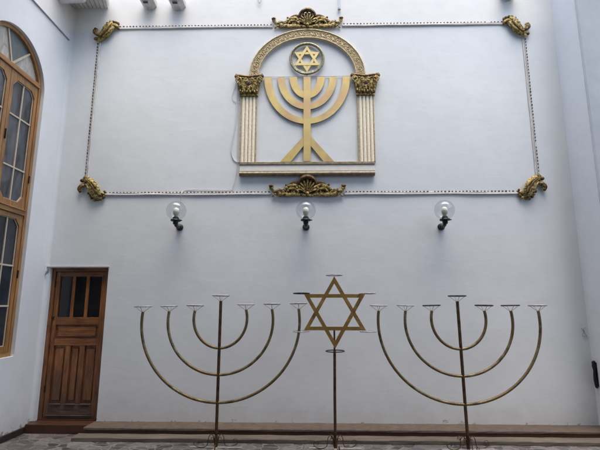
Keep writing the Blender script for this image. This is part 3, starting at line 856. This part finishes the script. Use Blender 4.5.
for k in range(6):
    a = math.radians(30 + 60 * k); x, z = cx + SR * math.cos(a), cz + SR * math.sin(a)
    if k == 1: flat_ring(x, z + .014, 'ringsteel')
    elif k == 4: flat_ring(x, z - .026, 'ringdark', .110)
    else: flat_ring(x + math.copysign(.03, math.cos(a)), z + (.008 if k in (0, 2) else -.014), 'ringdark' if k == 2 else 'ringsteel')
feet(t)

# ------------------------------------------------------------------ bits along the top edge
bm = B()
n = 9; x0, x1 = -WX + .001, -3.150
ya = 5.5; xb = x1 + .18
for i in range(n):
    a, b = i / n + .008, (i + 1) / n - .008
    poly(bm, [(x0 + (x1 - x0) * a, WY - .001), (x0 + (x1 - x0) * b, WY - .001), (x0 + (xb - x0) * b, ya), (x0 + (xb - x0) * a, ya)], 6.185, 6.215, plane='xy')
s = finish('board_soffit', bm, 'slat'); tag(s, 'whitewashed slatted eave underside in the top left corner above the frame', 'eave')
bm = B(); poly(bm, [(x0, WY - .001), (x1, WY - .001), (xb, ya), (x0, ya)], 6.2155, 6.34, plane='xy'); finish('eave_slab', bm, 'stub', s)
bm = B(); sweep(bm, [(-WX + .002, 5.72, 6.08), (-3.5, 5.72, 6.085), (-3.36, 5.72, 6.09)], lambda q: .075, 20); ell(bm, (-3.36, 5.72, 6.09), (.05, .075, .075), 20, 12)
tag(finish('vent_pipe', bm, 'pipe', smooth=SM), 'white round pipe end just under the slatted eave at the top left', 'pipe')
def stub(x, z, lab, r=.118, rot=.2, ln=.22):
    bm = B(); t_ = bmesh.new()
    prof = [(0, 0), (r, 0), (r, ln - .03), (r - .03, ln), (0, ln)]
    lathe(bm, prof, (0, 0, 0), 8, (0, -1, 0))
    bmesh.ops.rotate(bm, verts=bm.verts, cent=(0, 0, 0), matrix=Matrix.Rotation(rot, 3, 'Y'))
    o = finish('beam_end', bm, 'stub', loc=(x, WY - .001, z)); tag(o, lab, 'beam end', 'beam ends above the moulding frame')
    bm = B(); box(bm, -.035, .035, -ln + .02, -ln + .045, -r - .002, -r + .02, .002); finish('slot', bm, 'black', o)
stub(-2.49, 6.245, 'whitewashed octagonal beam end nearest the slatted eave', .112, .39)
stub(-2.04, 6.235, 'whitewashed octagonal beam end second from the slatted eave', .118, .39)
stub(3.03, 6.325, 'grey octagonal beam end above the top right corner ornament', .112, .39)
bm = B(); sweep(bm, [(.455, WY - .03, 6.11), (.455, WY - .03, 6.6)], .022, 14)
o = finish('hanging_tube', bm, 'glass', smooth=SM); tag(o, 'short clear plastic tube hanging just right of the upper gilded crest', 'tube')
bm = B(); lathe(bm, [(0, 6.088), (.024, 6.088), (.024, 6.1095), (0, 6.1095)], (.455, WY - .03, 0), 14); finish('tube_cap', bm, 'lint', o)
bm = B(); sweep(bm, cat([(-.80, WY - .004, 6.36), (-.795, WY - .03, 6.28), (-.775, WY - .035, 6.215), (-.755, WY - .03, 6.28), (-.75, WY - .004, 6.36)], 5), .006, 8)
tag(finish('wire_loop', bm, 'lint', smooth=SM), 'tiny metal wire loop high on the wall left of the upper gilded crest', 'wire')

# right edge: black iron catch and a scribbled wire
bm = B()
hy, hzz = 6.02, .80
box(bm, WX - .010, WX - .001, hy - .022, hy + .022, .60, .90, .003)
sweep(bm, cat([(WX - .01, hy, .90), (WX - .03, hy - .01, .91), (WX - .042, hy - .01, .86), (WX - .026, hy, .80), (WX - .034, hy, .70), (WX - .026, hy, .60), (WX - .01, hy, .59)], 6), lambda q: .010 + .007 * math.sin(PI * q), 10)
ell(bm, (WX - .028, hy, .895), (.024, .024, .026))
tag(finish('iron_handle', bm, 'black', smooth=SM), 'black wrought iron handle low on the wall at the right edge', 'handle')
bm = B()
sweep(bm, cat([(3.60, WY - .006, 1.33), (3.63, WY - .012, 1.28), (3.60, WY - .006, 1.24), (3.66, WY - .01, 1.22), (3.62, WY - .006, 1.30), (3.66, WY - .006, 1.34)], 5), .0024, 6)
tag(finish('bent_wire', bm, 'greycable'), 'scrap of bent wire on the wall above the iron handle', 'wire')

# ------------------------------------------------------------------ camera
cam = bpy.data.cameras.new('Camera'); co = bpy.data.objects.new('Camera', cam); COL.objects.link(co)
pit, yaw, rol = math.radians(10.5), math.radians(-1.33), math.radians(.12)
cp, sp_, cy, sy = math.cos(pit), math.sin(pit), math.cos(yaw), math.sin(yaw)
f = Vector((sy * cp, cy * cp, sp_)); r = Vector((cy, -sy, 0)); u = r.cross(f)
r2 = r * math.cos(rol) + u * math.sin(rol); u2 = -r * math.sin(rol) + u * math.cos(rol)
m = Matrix((r2, u2, -f)).transposed().to_4x4(); m.translation = (0, 0, 1.6)
co.matrix_world = m
cam.sensor_width = 36; cam.lens = 441 / 600 * 36; cam.clip_end = 500; cam.clip_start = .05
S.camera = co

# ------------------------------------------------------------------ light
SUN_EL, SUN_AZ = math.radians(76), math.radians(-24)      # azimuth measured from behind the camera
w_ = bpy.data.worlds.new('World'); S.world = w_; w_.use_nodes = True
nt = w_.node_tree; bg = nt.nodes['Background']
sky = nt.nodes.new('ShaderNodeTexSky'); sky.sky_type = 'NISHITA'; sky.sun_disc = False
sky.sun_elevation = SUN_EL; sky.sun_rotation = math.radians(180) + SUN_AZ
sky.air_density = 1.0; sky.dust_density = 3.5; sky.ozone_density = 1.0
nt.links.new(sky.outputs[0], bg.inputs[0]); bg.inputs[1].default_value = .15
sd = bpy.data.lights.new('Sun', 'SUN'); so = bpy.data.objects.new('Sun', sd); COL.objects.link(so)
sd.energy = 1.0; sd.angle = math.radians(60); sd.color = (1, .96, .90)
dirv = Vector((math.sin(SUN_AZ) * math.cos(SUN_EL) * -1, -math.cos(SUN_AZ) * math.cos(SUN_EL), math.sin(SUN_EL)))
so.rotation_euler = dirv.to_track_quat('Z', 'Y').to_euler(); so.location = (0, 0, 12)
S.view_settings.view_transform = 'Standard'; S.view_settings.look = 'None'; S.view_settings.gamma = 1
S.view_settings.use_curve_mapping = False
S.view_settings.exposure = 1.82
